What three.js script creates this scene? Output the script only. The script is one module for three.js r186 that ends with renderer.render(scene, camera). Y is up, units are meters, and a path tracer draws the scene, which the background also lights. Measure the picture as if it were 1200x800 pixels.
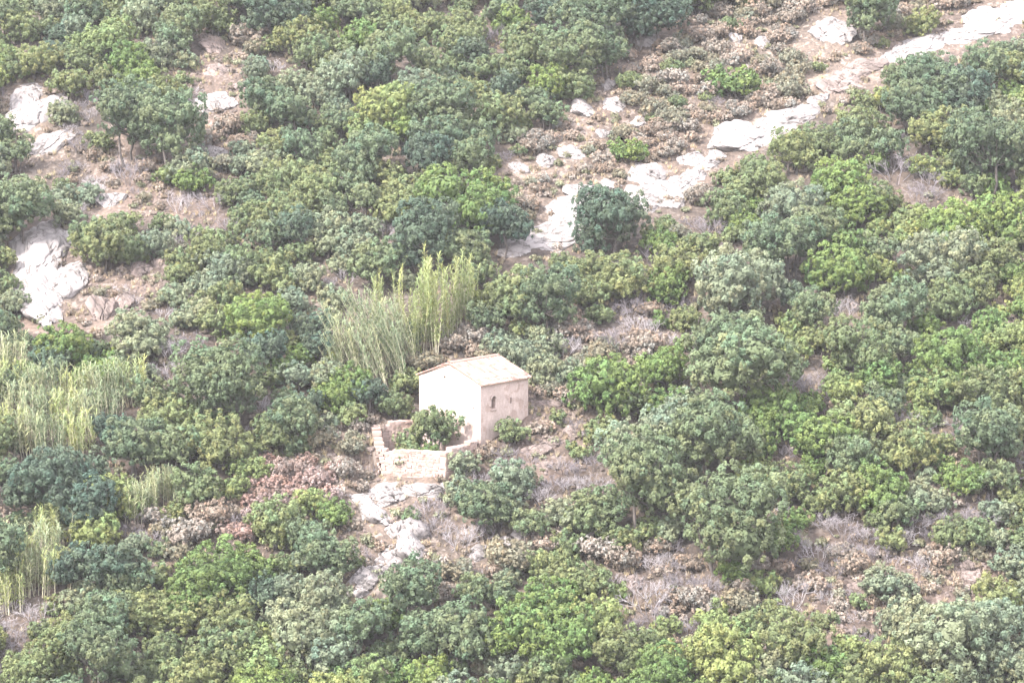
import * as THREE from 'three';
import { mergeGeometries, mergeVertices, toCreasedNormals } from 'three/addons/utils/BufferGeometryUtils.js';

// ───────────────────────── camera, sky, sun, exposure ─────────────────────────
const scene = new THREE.Scene();
const V3 = THREE.Vector3;
const W = 1200, H = 800, FOV = 16, PITCH = 8.7 * Math.PI / 180;
const CAM = new V3(1.96, 29.7, 150);
const camera = new THREE.PerspectiveCamera(FOV, 1024 / 682, 1, 2000);
camera.position.copy(CAM);
camera.lookAt(CAM.x, CAM.y - Math.sin(PITCH), CAM.z - Math.cos(PITCH));
camera.updateMatrixWorld(true);

const renderer = new THREE.WebGLRenderer({ antialias: true });
renderer.setSize(1024, 682);
renderer.toneMapping = THREE.LinearToneMapping;
renderer.toneMappingExposure = 7;
renderer.shadowMap.enabled = true;

const SUN = new V3(-0.52, 0.74, 0.42).normalize();
{ // pale, hazy summer sky
  const w = 256, h = 128, d = new Float32Array(w * h * 4);
  for (let j = 0; j < h; j++) for (let i = 0; i < w; i++) {
    const el = ((j + 0.5) / h - 0.5) * Math.PI, az = ((i + 0.5) / w - 0.5) * 2 * Math.PI;
    const dir = new V3(Math.cos(el) * Math.cos(az), Math.sin(el), Math.cos(el) * Math.sin(az));
    const t = Math.pow(Math.max(0, dir.y), 0.55), c = Math.max(0, dir.dot(SUN));
    const glow = 0.25 * Math.pow(c, 6) + 0.5 * Math.pow(c, 40);
    const k = (j * w + i) * 4;
    d[k] = 0.82 - 0.21 * t + glow; d[k + 1] = 0.80 - 0.185 * t + glow * 0.95; d[k + 2] = 0.82 - 0.125 * t + glow * 0.9; d[k + 3] = 1;
  }
  const sky = new THREE.DataTexture(d, w, h, THREE.RGBAFormat, THREE.FloatType);
  sky.mapping = THREE.EquirectangularReflectionMapping; sky.magFilter = THREE.LinearFilter; sky.minFilter = THREE.LinearFilter; sky.needsUpdate = true;
  scene.background = sky; scene.environment = sky; scene.environmentIntensity = 1; scene.backgroundIntensity = 1;
}
const sun = new THREE.DirectionalLight(new THREE.Color(1, 0.945, 0.89), 2.2);
sun.position.copy(SUN).multiplyScalar(150); sun.target.position.set(0, 0, 0);
sun.castShadow = true; sun.shadow.radius = 12; sun.shadow.mapSize.set(4096, 4096);
Object.assign(sun.shadow.camera, { left: -90, right: 90, top: 90, bottom: -90, near: 1, far: 400 });
scene.add(sun, sun.target);

scene.fog = new THREE.FogExp2(new THREE.Color(0.9, 0.92, 0.95), 0.00016); // thin summer haze over the valley

// ───────────────────────── random numbers and noise ─────────────────────────
function rng(seed) { let a = seed >>> 0; return () => { a = (a + 0x6D2B79F5) | 0; let t = Math.imul(a ^ (a >>> 15), 1 | a); t = (t + Math.imul(t ^ (t >>> 7), 61 | t)) ^ t; return ((t ^ (t >>> 14)) >>> 0) / 4294967296; }; }
function hash3(x, y, z) { let h = Math.imul(x, 374761393) + Math.imul(y, 668265263) + Math.imul(z, 2147483647 - 1274126177); h = Math.imul(h ^ (h >>> 13), 1274126177); return ((h ^ (h >>> 16)) >>> 0) / 4294967296; }
const sm = (t) => t * t * (3 - 2 * t), lerp = (a, b, t) => a + (b - a) * t, clamp = (x, a, b) => Math.min(b, Math.max(a, x));
const sstep = (a, b, x) => sm(clamp((x - a) / (b - a), 0, 1));
function noise3(x, y, z) {
  const X = Math.floor(x), Y = Math.floor(y), Z = Math.floor(z), u = sm(x - X), v = sm(y - Y), w = sm(z - Z);
  const c = (i, j, k) => hash3(X + i, Y + j, Z + k);
  return lerp(lerp(lerp(c(0, 0, 0), c(1, 0, 0), u), lerp(c(0, 1, 0), c(1, 1, 0), u), v), lerp(lerp(c(0, 0, 1), c(1, 0, 1), u), lerp(c(0, 1, 1), c(1, 1, 1), u), v), w) * 2 - 1;
}
function fbm(x, y, z, n = 4) { let s = 0, a = 0.5; for (let i = 0; i < n; i++) { s += a * noise3(x, y, z); x = x * 2.03 + 7.1; y = y * 2.03 + 3.7; z = z * 2.03 + 1.3; a *= 0.5; } return s; }

// ───────────────────────── terrain height ─────────────────────────
// the stone house: front corner at the origin, gable wall along AX (left, uphill), side wall along BX (right, uphill)
const AX = new V3(-0.717, 0, -0.697), BX = new V3(0.697, 0, -0.717), GW = 5.6, SL = 4.3;
const yard = [[0.25, -0.25], [0, 0], [-2.1, 2.15], [-6.25, 0.75], [-6.7, -2.7], [-4.0, -3.9], [-3.75, -4.15]];
function inPoly(p, x, y) { let c = false; for (let i = 0, j = p.length - 1; i < p.length; j = i++) { const [a, b] = p[i], [d, e] = p[j]; if ((b > y) !== (e > y) && x < ((d - a) * (y - b)) / (e - b) + a) c = !c; } return c; }
function hill(x, z) {
  const u = -z;
  let y = u > 0 ? 0.52 * u : 0.6 * u;
  if (u < -60) { // the valley floor and the slope on which the camera stands
    const q = -60 - u; y = -36 - 0.6 * q + 0.0075 * q * q; y = Math.min(y, 27.9);
  }
  if (u > 75) y = 39 + (u - 75) * 0.5;
  y += 1.5 * fbm(x * 0.045 + 3.3, 0, z * 0.045 + 1.2, 3) * sstep(4, 22, Math.hypot(x + 1, z + 1));
  y += 0.35 * fbm(x * 0.3, 5, z * 0.3, 3);
  return y;
}
function ground(x, z) {
  const d = Math.hypot(x + 0.5, z + 2);
  let y = hill(x, z);
  const near = 1 - sstep(4.5, 11, d);
  if (near > 0) {
    const u = -z;
    let q = u > 0 ? 0.48 * u - 0.03 * (x < 0 ? -x * 3 : 0) : 0.74 * u;
    q += 0.16 * fbm(x * 0.5, 2, z * 0.5, 3);
    y = lerp(y, q, near);
  }
  { // the soil drops in front of the yard wall
    const s = (x + 2.1) * -0.3196 + (z - 2.15) * 0.9475, w = sstep(-8.6, -7, x) * (1 - sstep(-1.9, -0.4, x)) * sstep(-0.22, 0.08, s) * (1 - sstep(3, 7, s));
    if (w > 0) y = lerp(y, Math.min(y, -1.5 - 0.42 * Math.max(0, s) + 0.1 * noise3(x, 0, z)), w);
  }
  { // and is held back by the wall behind the yard
    const s = (x + 6.7) * -0.406 + (z + 2.7) * -0.914, w = sstep(-8.5, -7.2, x) * (1 - sstep(-3.9, -3.2, x)) * sstep(-1.5, -0.5, s) * (1 - sstep(2, 4, s));
    if (w > 0) y = lerp(y, Math.min(y, 0.55 + 0.5 * Math.max(0, s)), w);
  }
  if (inPoly(yard, x, z)) y = -0.85 + 0.06 * noise3(x * 1.3, 3, z * 1.3);
  return y;
}

// pixels of the photograph (1200 x 800) to rays, and rays to the slope
const F = (H / 2) / Math.tan(FOV * Math.PI / 360);
const fwd = new V3(0, -Math.sin(PITCH), -Math.cos(PITCH)), upv = new V3(0, Math.cos(PITCH), -Math.sin(PITCH)), rgt = new V3(1, 0, 0);
function ray(px, py) { return new V3().addScaledVector(rgt, (px - W / 2) / F).addScaledVector(upv, -(py - H / 2) / F).add(fwd).normalize(); }
function hit(px, py, lift = 0) {
  const d = ray(px, py); let t = 95; const p = new V3();
  const over = (s) => { p.copy(CAM).addScaledVector(d, s); return p.y - ground(p.x, p.z) - lift; };
  while (t < 330 && over(t) > 0) t += 0.7;
  let a = t - 0.7, b = t; for (let i = 0; i < 12; i++) { const m = (a + b) / 2; if (over(m) > 0) a = m; else b = m; }
  p.copy(CAM).addScaledVector(d, b); return { p: new V3(p.x, ground(p.x, p.z), p.z), t: b };
}
const mPerPx = (t) => t / F;
function yAt(x, z, py) { // height of the point above (x, z) seen at picture row py
  const e = PITCH + Math.atan((py - H / 2) / F); return CAM.y - (CAM.z - z) * Math.tan(e);
}

// ───────────────────────── naming ─────────────────────────
const used = {};
function numbered(n) { const k = used[n] = (used[n] ?? -1) + 1; return k ? n + '_' + String(k).padStart(3, '0') : n; }
function tag(o, label, category, group, kind) { o.userData.label = label; if (category) o.userData.category = category; if (group) o.userData.group = group; if (kind) o.userData.kind = kind; return o; }
function mesh(name, g, m, parent) { const o = new THREE.Mesh(g, m); o.name = parent === scene ? numbered(name) : name; o.castShadow = o.receiveShadow = true; parent.add(o); return o; }
const col = (r, g, b) => new THREE.Color().setRGB(r, g, b);

// ───────────────────────── textures ─────────────────────────
function tex(n, fn, srgb, rep) {
  const d = new Uint8Array(n * n * 4);
  for (let j = 0; j < n; j++) for (let i = 0; i < n; i++) { const c = fn(i / n, j / n), k = (j * n + i) * 4; for (let q = 0; q < 3; q++) d[k + q] = clamp(Math.round((c[q] ?? c[0]) * 255), 0, 255); d[k + 3] = 255; }
  const t = new THREE.DataTexture(d, n, n); t.wrapS = t.wrapT = THREE.RepeatWrapping; t.magFilter = THREE.LinearFilter; t.minFilter = THREE.LinearMipmapLinearFilter; t.generateMipmaps = true;
  if (srgb) t.colorSpace = THREE.SRGBColorSpace; if (rep) t.repeat.set(rep, rep); t.needsUpdate = true; return t;
}
// tiling noise on a torus-free lattice
function tnoise(u, v, f, s) { const x = u * f, y = v * f, X = Math.floor(x), Y = Math.floor(y), a = sm(x - X), b = sm(y - Y), h = (i, j) => hash3((X + i) % f, (Y + j) % f, s); return lerp(lerp(h(0, 0), h(1, 0), a), lerp(h(0, 1), h(1, 1), a), b); }
function tfbm(u, v, f, s, n = 5) { let r = 0, a = 0.5, q = 0; for (let i = 0; i < n; i++) { r += a * tnoise(u, v, f, s + i); q += a; a *= 0.55; f *= 2; } return r / q; }

const groundMap = tex(1024, (u, v) => {
  const a = tfbm(u, v, 6, 11, 7), b = tfbm(u, v, 14, 41, 5), c = tfbm(u, v, 90, 71, 3);
  const k = 0.8 + 0.4 * (a - 0.5) + 0.5 * (c - 0.5), p = sstep(0.6, 0.72, tfbm(u, v, 40, 5, 4));
  return [0, 1, 2].map((q) => lerp([0.65, 0.585, 0.535][q] * (k + 0.16 * (b - 0.5)), [0.80, 0.77, 0.74][q], 0.6 * p));
}, true);
const groundBump = tex(1024, (u, v) => [0.6 * tfbm(u, v, 30, 3, 6) + 0.4 * tfbm(u, v, 120, 9, 3)]);
const rockMap = tex(1024, (u, v) => {
  const a = tfbm(u, v, 5, 21, 7), b = tfbm(u, v, 24, 51, 4), cr = Math.abs(tfbm(u, v, 7, 81, 6) - 0.5), crack = 1 - sstep(0.0, 0.02, cr), lich = sstep(0.58, 0.7, tfbm(u, v, 12, 33, 5));
  const k = 0.86 + 0.34 * (a - 0.5) + 0.22 * (b - 0.5);
  return [0, 1, 2].map((q) => lerp(lerp([0.85, 0.81, 0.79][q] * k, [0.62, 0.585, 0.55][q] * k, 0.7 * lich), [0.36, 0.32, 0.29][q], 0.8 * crack));
}, true);
const rockBump = tex(1024, (u, v) => { const cr = Math.abs(tfbm(u, v, 7, 81, 6) - 0.5); return [0.5 * tfbm(u, v, 9, 21, 7) + 0.5 * sstep(0, 0.03, cr)]; });
const plasterMap = tex(1024, (u, v) => {
  const a = tfbm(u, v, 4, 131, 6), st = tfbm(u, v * 0.25, 40, 151, 3), b = tfbm(u, v, 60, 171, 3), bare = sstep(0.57, 0.66, tfbm(u, v, 7, 191, 6));
  const k = 0.93 + 0.22 * (a - 0.5) + 0.14 * (st - 0.5) + 0.14 * (b - 0.5);
  return [0, 1, 2].map((q) => lerp([0.88, 0.815, 0.785][q], [0.74, 0.65, 0.60][q], 0.5 * bare) * k);
}, true);
const plasterBump = tex(1024, (u, v) => [0.5 * tfbm(u, v, 16, 131, 6) + 0.5 * (1 - sstep(0.57, 0.66, tfbm(u, v, 7, 191, 6)))]);

const M = {
  ground: new THREE.MeshStandardMaterial({ map: groundMap, bumpMap: groundBump, bumpScale: 0.06, roughness: 1, vertexColors: true, color: col(0.52, 0.51, 0.505) }),
  rock: new THREE.MeshStandardMaterial({ color: col(0.38, 0.38, 0.388), map: rockMap, bumpMap: rockBump, bumpScale: 0.05, roughness: 0.92 }),
  rockPink: new THREE.MeshStandardMaterial({ map: rockMap, bumpMap: rockBump, bumpScale: 0.05, roughness: 0.95, color: col(0.28, 0.242, 0.228) }),
  plaster: new THREE.MeshStandardMaterial({ color: col(0.58, 0.545, 0.53), map: plasterMap, bumpMap: plasterBump, bumpScale: 0.015, roughness: 0.95 }),
  wallStone: new THREE.MeshStandardMaterial({ map: plasterMap, bumpMap: plasterBump, bumpScale: 0.03, roughness: 0.97, color: col(0.46, 0.42, 0.405), vertexColors: true }),
  tile: new THREE.MeshStandardMaterial({ color: col(0.25, 0.15, 0.125), roughness: 0.9, vertexColors: true }),
  roofBoard: new THREE.MeshStandardMaterial({ color: col(0.3, 0.22, 0.17), roughness: 0.9 }),
  bark: new THREE.MeshStandardMaterial({ color: col(0.085, 0.072, 0.065), roughness: 0.95 }),
};

// ───────────────────────── terrain mesh ─────────────────────────
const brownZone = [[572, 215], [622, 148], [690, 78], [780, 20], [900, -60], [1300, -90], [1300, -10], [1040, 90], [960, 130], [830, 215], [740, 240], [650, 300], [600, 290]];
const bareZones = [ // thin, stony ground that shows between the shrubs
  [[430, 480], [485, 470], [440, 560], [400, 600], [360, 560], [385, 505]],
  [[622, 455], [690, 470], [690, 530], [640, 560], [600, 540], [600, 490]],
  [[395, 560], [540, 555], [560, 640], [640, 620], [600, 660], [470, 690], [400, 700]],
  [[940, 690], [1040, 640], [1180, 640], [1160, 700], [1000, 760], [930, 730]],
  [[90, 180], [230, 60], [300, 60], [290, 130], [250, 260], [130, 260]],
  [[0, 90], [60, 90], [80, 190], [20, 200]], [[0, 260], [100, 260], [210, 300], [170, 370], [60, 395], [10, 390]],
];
{
  const xs = [], zs = [];
  const line = (arr, from, to, fine0, fine1, fineStep) => { let p = from; while (p < to) { arr.push(p); const d = p < fine0 ? fine0 - p : p > fine1 ? p - fine1 : 0; p += (arr === xs ? p > -8.2 && p < 0.4 : p > -4.2 && p < 3.4) ? 0.14 : fineStep + d * 0.12; } arr.push(to); };
  line(xs, -420, 420, -44, 48, 0.45); line(zs, -330, 260, -62, 34, 0.45);
  const nx = xs.length, nz = zs.length, pos = new Float32Array(nx * nz * 3), uv = new Float32Array(nx * nz * 2), c = new Float32Array(nx * nz * 3), idx = [];
  for (let j = 0; j < nz; j++) for (let i = 0; i < nx; i++) {
    const k = j * nx + i, x = xs[i], z = zs[j];
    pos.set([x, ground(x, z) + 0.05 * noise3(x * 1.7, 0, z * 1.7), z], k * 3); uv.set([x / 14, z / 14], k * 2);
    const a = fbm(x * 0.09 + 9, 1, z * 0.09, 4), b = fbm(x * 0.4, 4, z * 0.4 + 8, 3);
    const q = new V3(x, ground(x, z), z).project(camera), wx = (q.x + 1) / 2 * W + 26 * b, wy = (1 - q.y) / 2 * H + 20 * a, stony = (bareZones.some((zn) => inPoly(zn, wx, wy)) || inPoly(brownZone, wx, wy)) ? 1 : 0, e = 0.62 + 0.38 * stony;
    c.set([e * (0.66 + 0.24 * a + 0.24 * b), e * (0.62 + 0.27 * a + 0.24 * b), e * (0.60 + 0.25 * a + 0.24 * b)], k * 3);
    if (i < nx - 1 && j < nz - 1) idx.push(k, k + nx, k + 1, k + 1, k + nx, k + nx + 1);
  }
  const g = new THREE.BufferGeometry();
  g.setAttribute('position', new THREE.BufferAttribute(pos, 3)); g.setAttribute('uv', new THREE.BufferAttribute(uv, 2)); g.setAttribute('color', new THREE.BufferAttribute(c, 3)); g.setIndex(idx); g.computeVertexNormals();
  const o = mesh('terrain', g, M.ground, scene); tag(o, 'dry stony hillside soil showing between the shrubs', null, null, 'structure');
}

// ───────────────────────── rocks ─────────────────────────
function rockGeo(seed, det, sharp) {
  let g = new THREE.IcosahedronGeometry(1, det); g.deleteAttribute('uv'); g = mergeVertices(g, 1e-4);
  const p = g.attributes.position, v = new V3(), uv = new Float32Array(p.count * 2);
  // facets: cut the ball by a few planes, then roughen
  const r = rng(seed), planes = []; for (let i = 0; i < 22; i++) { const n = new V3(r() * 2 - 1, (r() * 2 - 1) * 0.8, r() * 2 - 1).normalize(); planes.push([n, 0.5 + 0.4 * r()]); }
  const cuts = []; for (let i = 0; i < 4; i++) { const n = new V3(r() * 2 - 1, (r() - 0.5) * 0.4, r() * 2 - 1).normalize(); cuts.push([n, (r() - 0.5) * 0.9]); }
  for (let i = 0; i < p.count; i++) {
    v.fromBufferAttribute(p, i); let m = 1;
    for (const [n, d] of planes) { const q = v.dot(n); if (q > 0) m = Math.min(m, d / q); }
    m = lerp(1, m, sharp); m *= 1 + 0.30 * fbm(v.x * 1.8 + seed, v.y * 1.8, v.z * 1.8, 3) + 0.03 * noise3(v.x * 7 + seed, v.y * 7, v.z * 7);
    for (const [n, d] of cuts) { const q = Math.abs(v.dot(n) - d + 0.12 * noise3(v.x * 3, v.y * 3 + seed, v.z * 3)); m *= 1 - 0.17 * (1 - sstep(0, 0.06, q)); } // fissures
    v.multiplyScalar(m); p.setXYZ(i, v.x, v.y, v.z); uv.set([v.x * 0.5 + v.y * 0.31 + seed * 0.137, v.z * 0.5 + v.y * 0.37], i * 2);
  }
  g.setAttribute('uv', new THREE.BufferAttribute(uv, 2));
  return toCreasedNormals(g, 0.6);
}
const rockProtos = []; for (let i = 0; i < 9; i++) rockProtos.push(rockGeo(100 + i * 7, 13, 0.95));
const slopeN = (x, z, e = 1.2) => new V3(ground(x - e, z) - ground(x + e, z), 2 * e, ground(x, z - e) - ground(x, z + e)).normalize();
let rockCount = 0;
// px, py: centre; a, b: half length and half height seen (pixels); ang: tilt on the picture (degrees); thick: height over the soil (m)
function rock(name, label, group, px, py, a, b, ang, thick, mat = M.rock) {
  const { p, t } = hit(px, py, thick * 0.35), s = mPerPx(t), n = slopeN(p.x, p.z, 1.5);
  const o = mesh(name, rockProtos[(rockCount * 5 + 2) % 9], mat, scene); rockCount++;
  // long axis on the slope: picture angle turned into a heading on the hillside
  const el = Math.asin(-ray(px, py).y), sl = Math.atan2(n.z, n.y), fore = Math.sin(el + sl);
  const dirx = Math.cos(ang * Math.PI / 180), diru = Math.sin(ang * Math.PI / 180) / fore;
  const q = Math.hypot(dirx, diru), long = new V3(dirx, 0, -diru).normalize(); long.addScaledVector(n, -long.dot(n)).normalize();
  const wide = new V3().crossVectors(n, long).normalize();
  o.matrixAutoUpdate = true; const m4 = new THREE.Matrix4().makeBasis(long, n, wide.negate().negate()); m4.makeBasis(long, n, new V3().crossVectors(long, n));
  o.quaternion.setFromRotationMatrix(m4);
  const la = a * s * q, lb = Math.max(0.25, (b * s) / (fore * Math.max(0.5, Math.abs(Math.cos(ang * Math.PI / 180))) ));
  o.scale.set(la * 1.35, thick * 1.25, lb * 1.35);
  o.position.copy(p).addScaledVector(n, -thick * 0.22);
  tag(o, label, 'rock', group); return o;
}
const STRIP = 'slabs of the long pale rock band';
const rk = (arr, name, label, group, mat) => { for (const [x, y, a, b, g, t] of arr) rock(name, label, group, x, y, a, b, g, t, mat); };
// the long band that climbs to the upper right
rock('rock_slab', 'broad white rock slab at the lower end of the rock band', undefined, 634, 275, 48, 13, 30, 0.34);
rock('rock_slab', 'narrow white slab leading up to the twin rock blocks', undefined, 672, 248, 32, 12, 32, 0.34);
rock('rock_slab', 'tilted white rock block with a dark crack beside it', undefined, 758, 203, 22, 13, 14, 0.7);
rock('rock_slab', 'pointed white rock slab standing next to the tilted block', undefined, 778, 222, 22, 16, 30, 0.6);
rock('rock_slab', 'white rock slab just behind the lone round tree', undefined, 752, 232, 26, 13, 30, 0.5);
rk([[676, 222, 18, 9, 18, 0.5], [806, 184, 16, 8, 8, 0.6], [800, 214, 20, 10, 25, 0.4], [815, 205, 14, 7, 25, 0.4]], 'rock_slab', 'small white rock near the tilted block of the rock band', STRIP);
rk([[700, 230, 14, 7, 30, 0.4], [716, 216, 10, 5, 30, 0.35], [830, 190, 14, 6, 24, 0.4], [838, 180, 12, 6, 20, 0.4], [950, 128, 12, 6, 26, 0.4], [958, 116, 14, 6, 26, 0.35], [1042, 66, 14, 6, 26, 0.4], [1060, 58, 14, 7, 26, 0.4], [606, 292, 16, 8, 30, 0.4], [655, 262, 20, 9, 30, 0.45]], 'small_rock', 'white rubble piece filling a gap of the rock band', 'rubble of the rock band');
rock('rock_slab', 'long white rock ledge in the middle of the rock band', undefined, 868, 160, 40, 14, 14, 0.7);
rock('rock_slab', 'bright white upper end of the long middle ledge', undefined, 918, 142, 42, 12, 24, 0.6);
rk([[985, 92, 30, 12, 8, 0.6], [1010, 78, 30, 9, 14, 0.5], [975, 100, 20, 10, 10, 0.5]], 'rock_slab', 'pinkish cracked rock ledge on the brown slope', 'pinkish ledges above the oak thicket', M.rockPink);
rock('boulder', 'white boulder alone among brown shrubs high on the slope', undefined, 968, 33, 20, 13, 20, 0.9);
rock('boulder', 'low pale rock leaning on the high white boulder', undefined, 988, 40, 14, 9, 0, 0.6);
rk([[1085, 52, 26, 9, 24, 0.5], [1122, 40, 36, 10, 24, 0.5], [1162, 25, 38, 12, 22, 0.5], [1205, 10, 38, 13, 20, 0.5], [1250, -8, 30, 14, 20, 0.6]], 'rock_slab', 'white bare slab at the top end of the rock band', STRIP + ', top end');
rk([[893, 48, 9, 7, 10, 0.4], [862, 43, 8, 6, 10, 0.4], [752, 45, 10, 7, 40, 0.4], [640, 186, 14, 8, 10, 0.5], [672, 178, 9, 8, 40, 0.5], [604, 193, 12, 7, 10, 0.4], [683, 126, 15, 8, 12, 0.5], [720, 122, 12, 9, 20, 0.5], [748, 140, 10, 6, 15, 0.4], [712, 98, 9, 6, 0, 0.35], [706, 155, 9, 5, 10, 0.35], [736, 20, 9, 6, 10, 0.4], [655, 160, 8, 5, 0, 0.3]], 'small_rock', 'small pale rock half hidden by brown scrub above the rock band', 'small rocks on the brown slope');
// outcrops on the left
rock('rock_outcrop', 'big white rock outcrop, its broad upper face', undefined, 45, 300, 34, 34, 0, 0.8);
rock('rock_outcrop', 'big white rock outcrop, the bulging block on its right', undefined, 82, 318, 22, 20, -15, 0.8);
rock('rock_outcrop', 'big white rock outcrop, its low rough foot', undefined, 48, 352, 26, 26, 10, 0.7);
rk([[60, 335, 32, 18, 5, 0.55], [32, 318, 18, 22, 0, 0.5], [70, 280, 14, 14, 10, 0.5]], 'rock_outcrop', 'white rock face joined to the big outcrop', 'faces of the big white outcrop');
rock('boulder', 'pale cracked boulder in scrub beside the big white outcrop', undefined, 118, 358, 17, 15, 10, 1.0, M.rockPink);
rock('boulder', 'pale boulder with a flat top next to the cracked boulder', undefined, 140, 350, 14, 9, 10, 0.8, M.rockPink);
rk([[165, 313, 16, 8, 5, 0.5], [190, 308, 12, 6, 0, 0.4]], 'small_rock', 'low pinkish rock in the scrub above the cracked boulder', 'pinkish rocks near the cracked boulder', M.rockPink);
rk([[28, 108, 18, 16, -20, 0.5], [38, 134, 19, 20, -30, 0.55], [54, 166, 14, 17, -40, 0.5], [30, 128, 12, 16, -20, 0.5]], 'rock_slab', 'white rock slab of the narrow rock streak in the bushes', 'slabs of the narrow white streak');
rock('rock_slab', 'white rock slab with a dark hollow in its middle', undefined, 247, 118, 26, 12, -14, 0.6);
rk([[222, 119, 7, 6, 0, 0.4], [240, 172, 8, 6, 0, 0.4], [254, 178, 14, 9, 15, 0.5], [249, 189, 8, 7, 30, 0.4]], 'small_rock', 'small white rock near the slab with the dark hollow', 'small rocks near the hollowed slab');
rk([[240, 42, 11, 6, 5, 0.4], [249, 52, 16, 7, -10, 0.5], [252, 82, 12, 8, 20, 0.4], [280, 98, 9, 5, 0, 0.3]], 'small_rock', 'pale rock on the pinkish clearing below the dark tree', 'rocks of the pinkish clearing', M.rockPink);
rk([[107, 222, 14, 9, 0, 0.4], [128, 232, 18, 9, 10, 0.4], [55, 262, 12, 6, 10, 0.4], [4, 262, 6, 8, 0, 0.4], [536, 210, 8, 5, 10, 0.4]], 'small_rock', 'flat pale rock showing between grey bushes', 'flat rocks between grey bushes');
// below the house
rock('boulder', 'rounded white boulder lying on the slabs below the ruined wall', undefined, 470, 615, 23, 12, 22, 1.1);
rk([[482, 640, 20, 15, 15, 0.9], [462, 648, 22, 12, 20, 0.7]], 'rock_slab', 'white slab under the rounded boulder', 'slabs under the rounded boulder');
rock('boulder', 'small white boulder downhill of the rounded boulder', undefined, 423, 667, 9, 7, 15, 0.7);
rk([[420, 684, 22, 12, 25, 0.6], [440, 668, 18, 9, 25, 0.5]], 'rock_slab', 'white slab at the downhill end of the rock spur', 'slabs ending the rock spur');
rk([[420, 582, 26, 8, 4, 0.5], [455, 580, 26, 9, 4, 0.55], [495, 574, 28, 9, 4, 0.55], [525, 566, 14, 7, 0, 0.5], [440, 600, 16, 12, 20, 0.6], [450, 572, 18, 8, 0, 0.4]], 'rock_ledge', 'white rock ledge at the foot of the ruined wall', 'ledges under the ruined wall');
rk([[590, 634, 14, 7, 25, 0.5], [560, 646, 16, 9, 10, 0.4], [612, 625, 14, 6, 10, 0.4]], 'small_rock', 'pale rock among lilac-grey dead shrubs below the house', 'rocks among the dead shrubs');
rk([[625, 524, 18, 7, 12, 0.5], [650, 516, 12, 6, 5, 0.4], [654, 492, 9, 5, 0, 0.4], [640, 470, 16, 5, 5, 0.35], [668, 505, 10, 5, 0, 0.35], [640, 545, 10, 6, 0, 0.3]], 'small_rock', 'pale flat rock on the stony ground beside the house', 'rocks beside the house', M.rockPink);
rk([[1142, 672, 12, 8, -30, 0.5], [1132, 660, 10, 6, -20, 0.4], [985, 735, 10, 6, -30, 0.35], [1002, 684, 12, 5, 10, 0.35], [745, 680, 14, 9, 10, 0.5]], 'small_rock', 'small pale rock in the dry clearing under the grey shrubs', 'rocks of the dry clearing', M.rockPink);

// ───────────────────────── stone house ─────────────────────────
const house = new THREE.Group(); house.name = 'stone_house'; scene.add(house);
tag(house, 'small cream stone house with a pinkish tiled gable roof', 'house');
const EAVE = 3.93, RIDGE = 4.95, TH = 0.42, BASE = -1.7;
function wallMesh(shape, from, along, name = 'wall') { // a shape in (metres along, height), extruded inwards
  const g = new THREE.ExtrudeGeometry(shape, { depth: TH, bevelEnabled: false, curveSegments: 10 });
  const uv = g.attributes.uv, p = g.attributes.position; for (let i = 0; i < uv.count; i++) uv.setXY(i, (p.getX(i) + p.getZ(i)) / 4.2 + from.x * 0.3, p.getY(i) / 4.2 + from.z * 0.2);
  const inward = new V3(-along.z, 0, along.x);   // right-handed: along, up, along x up
  const m = new THREE.Matrix4().makeBasis(along, new V3(0, 1, 0), new V3().crossVectors(along, new V3(0, 1, 0))); m.setPosition(from);
  g.applyMatrix4(m); return mesh(name, g, M.plaster, house);
}
const rectShape = (w, y0, y1) => { const s = new THREE.Shape(); s.moveTo(0, y0); s.lineTo(w, y0); s.lineTo(w, y1); s.lineTo(0, y1); s.closePath(); return s; };
const arch = (cx, y0, w, h) => { const q = new THREE.Path(), r = w / 2; q.moveTo(cx - r, y0); q.lineTo(cx + r, y0); q.lineTo(cx + r, y0 + h - r); q.absarc(cx, y0 + h - r, r, 0, Math.PI, false); q.lineTo(cx - r, y0); return q; };
const roundHole = (cx, cy, r) => { const q = new THREE.Path(); q.absarc(cx, cy, r, 0, Math.PI * 2, true); return q; };
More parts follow.
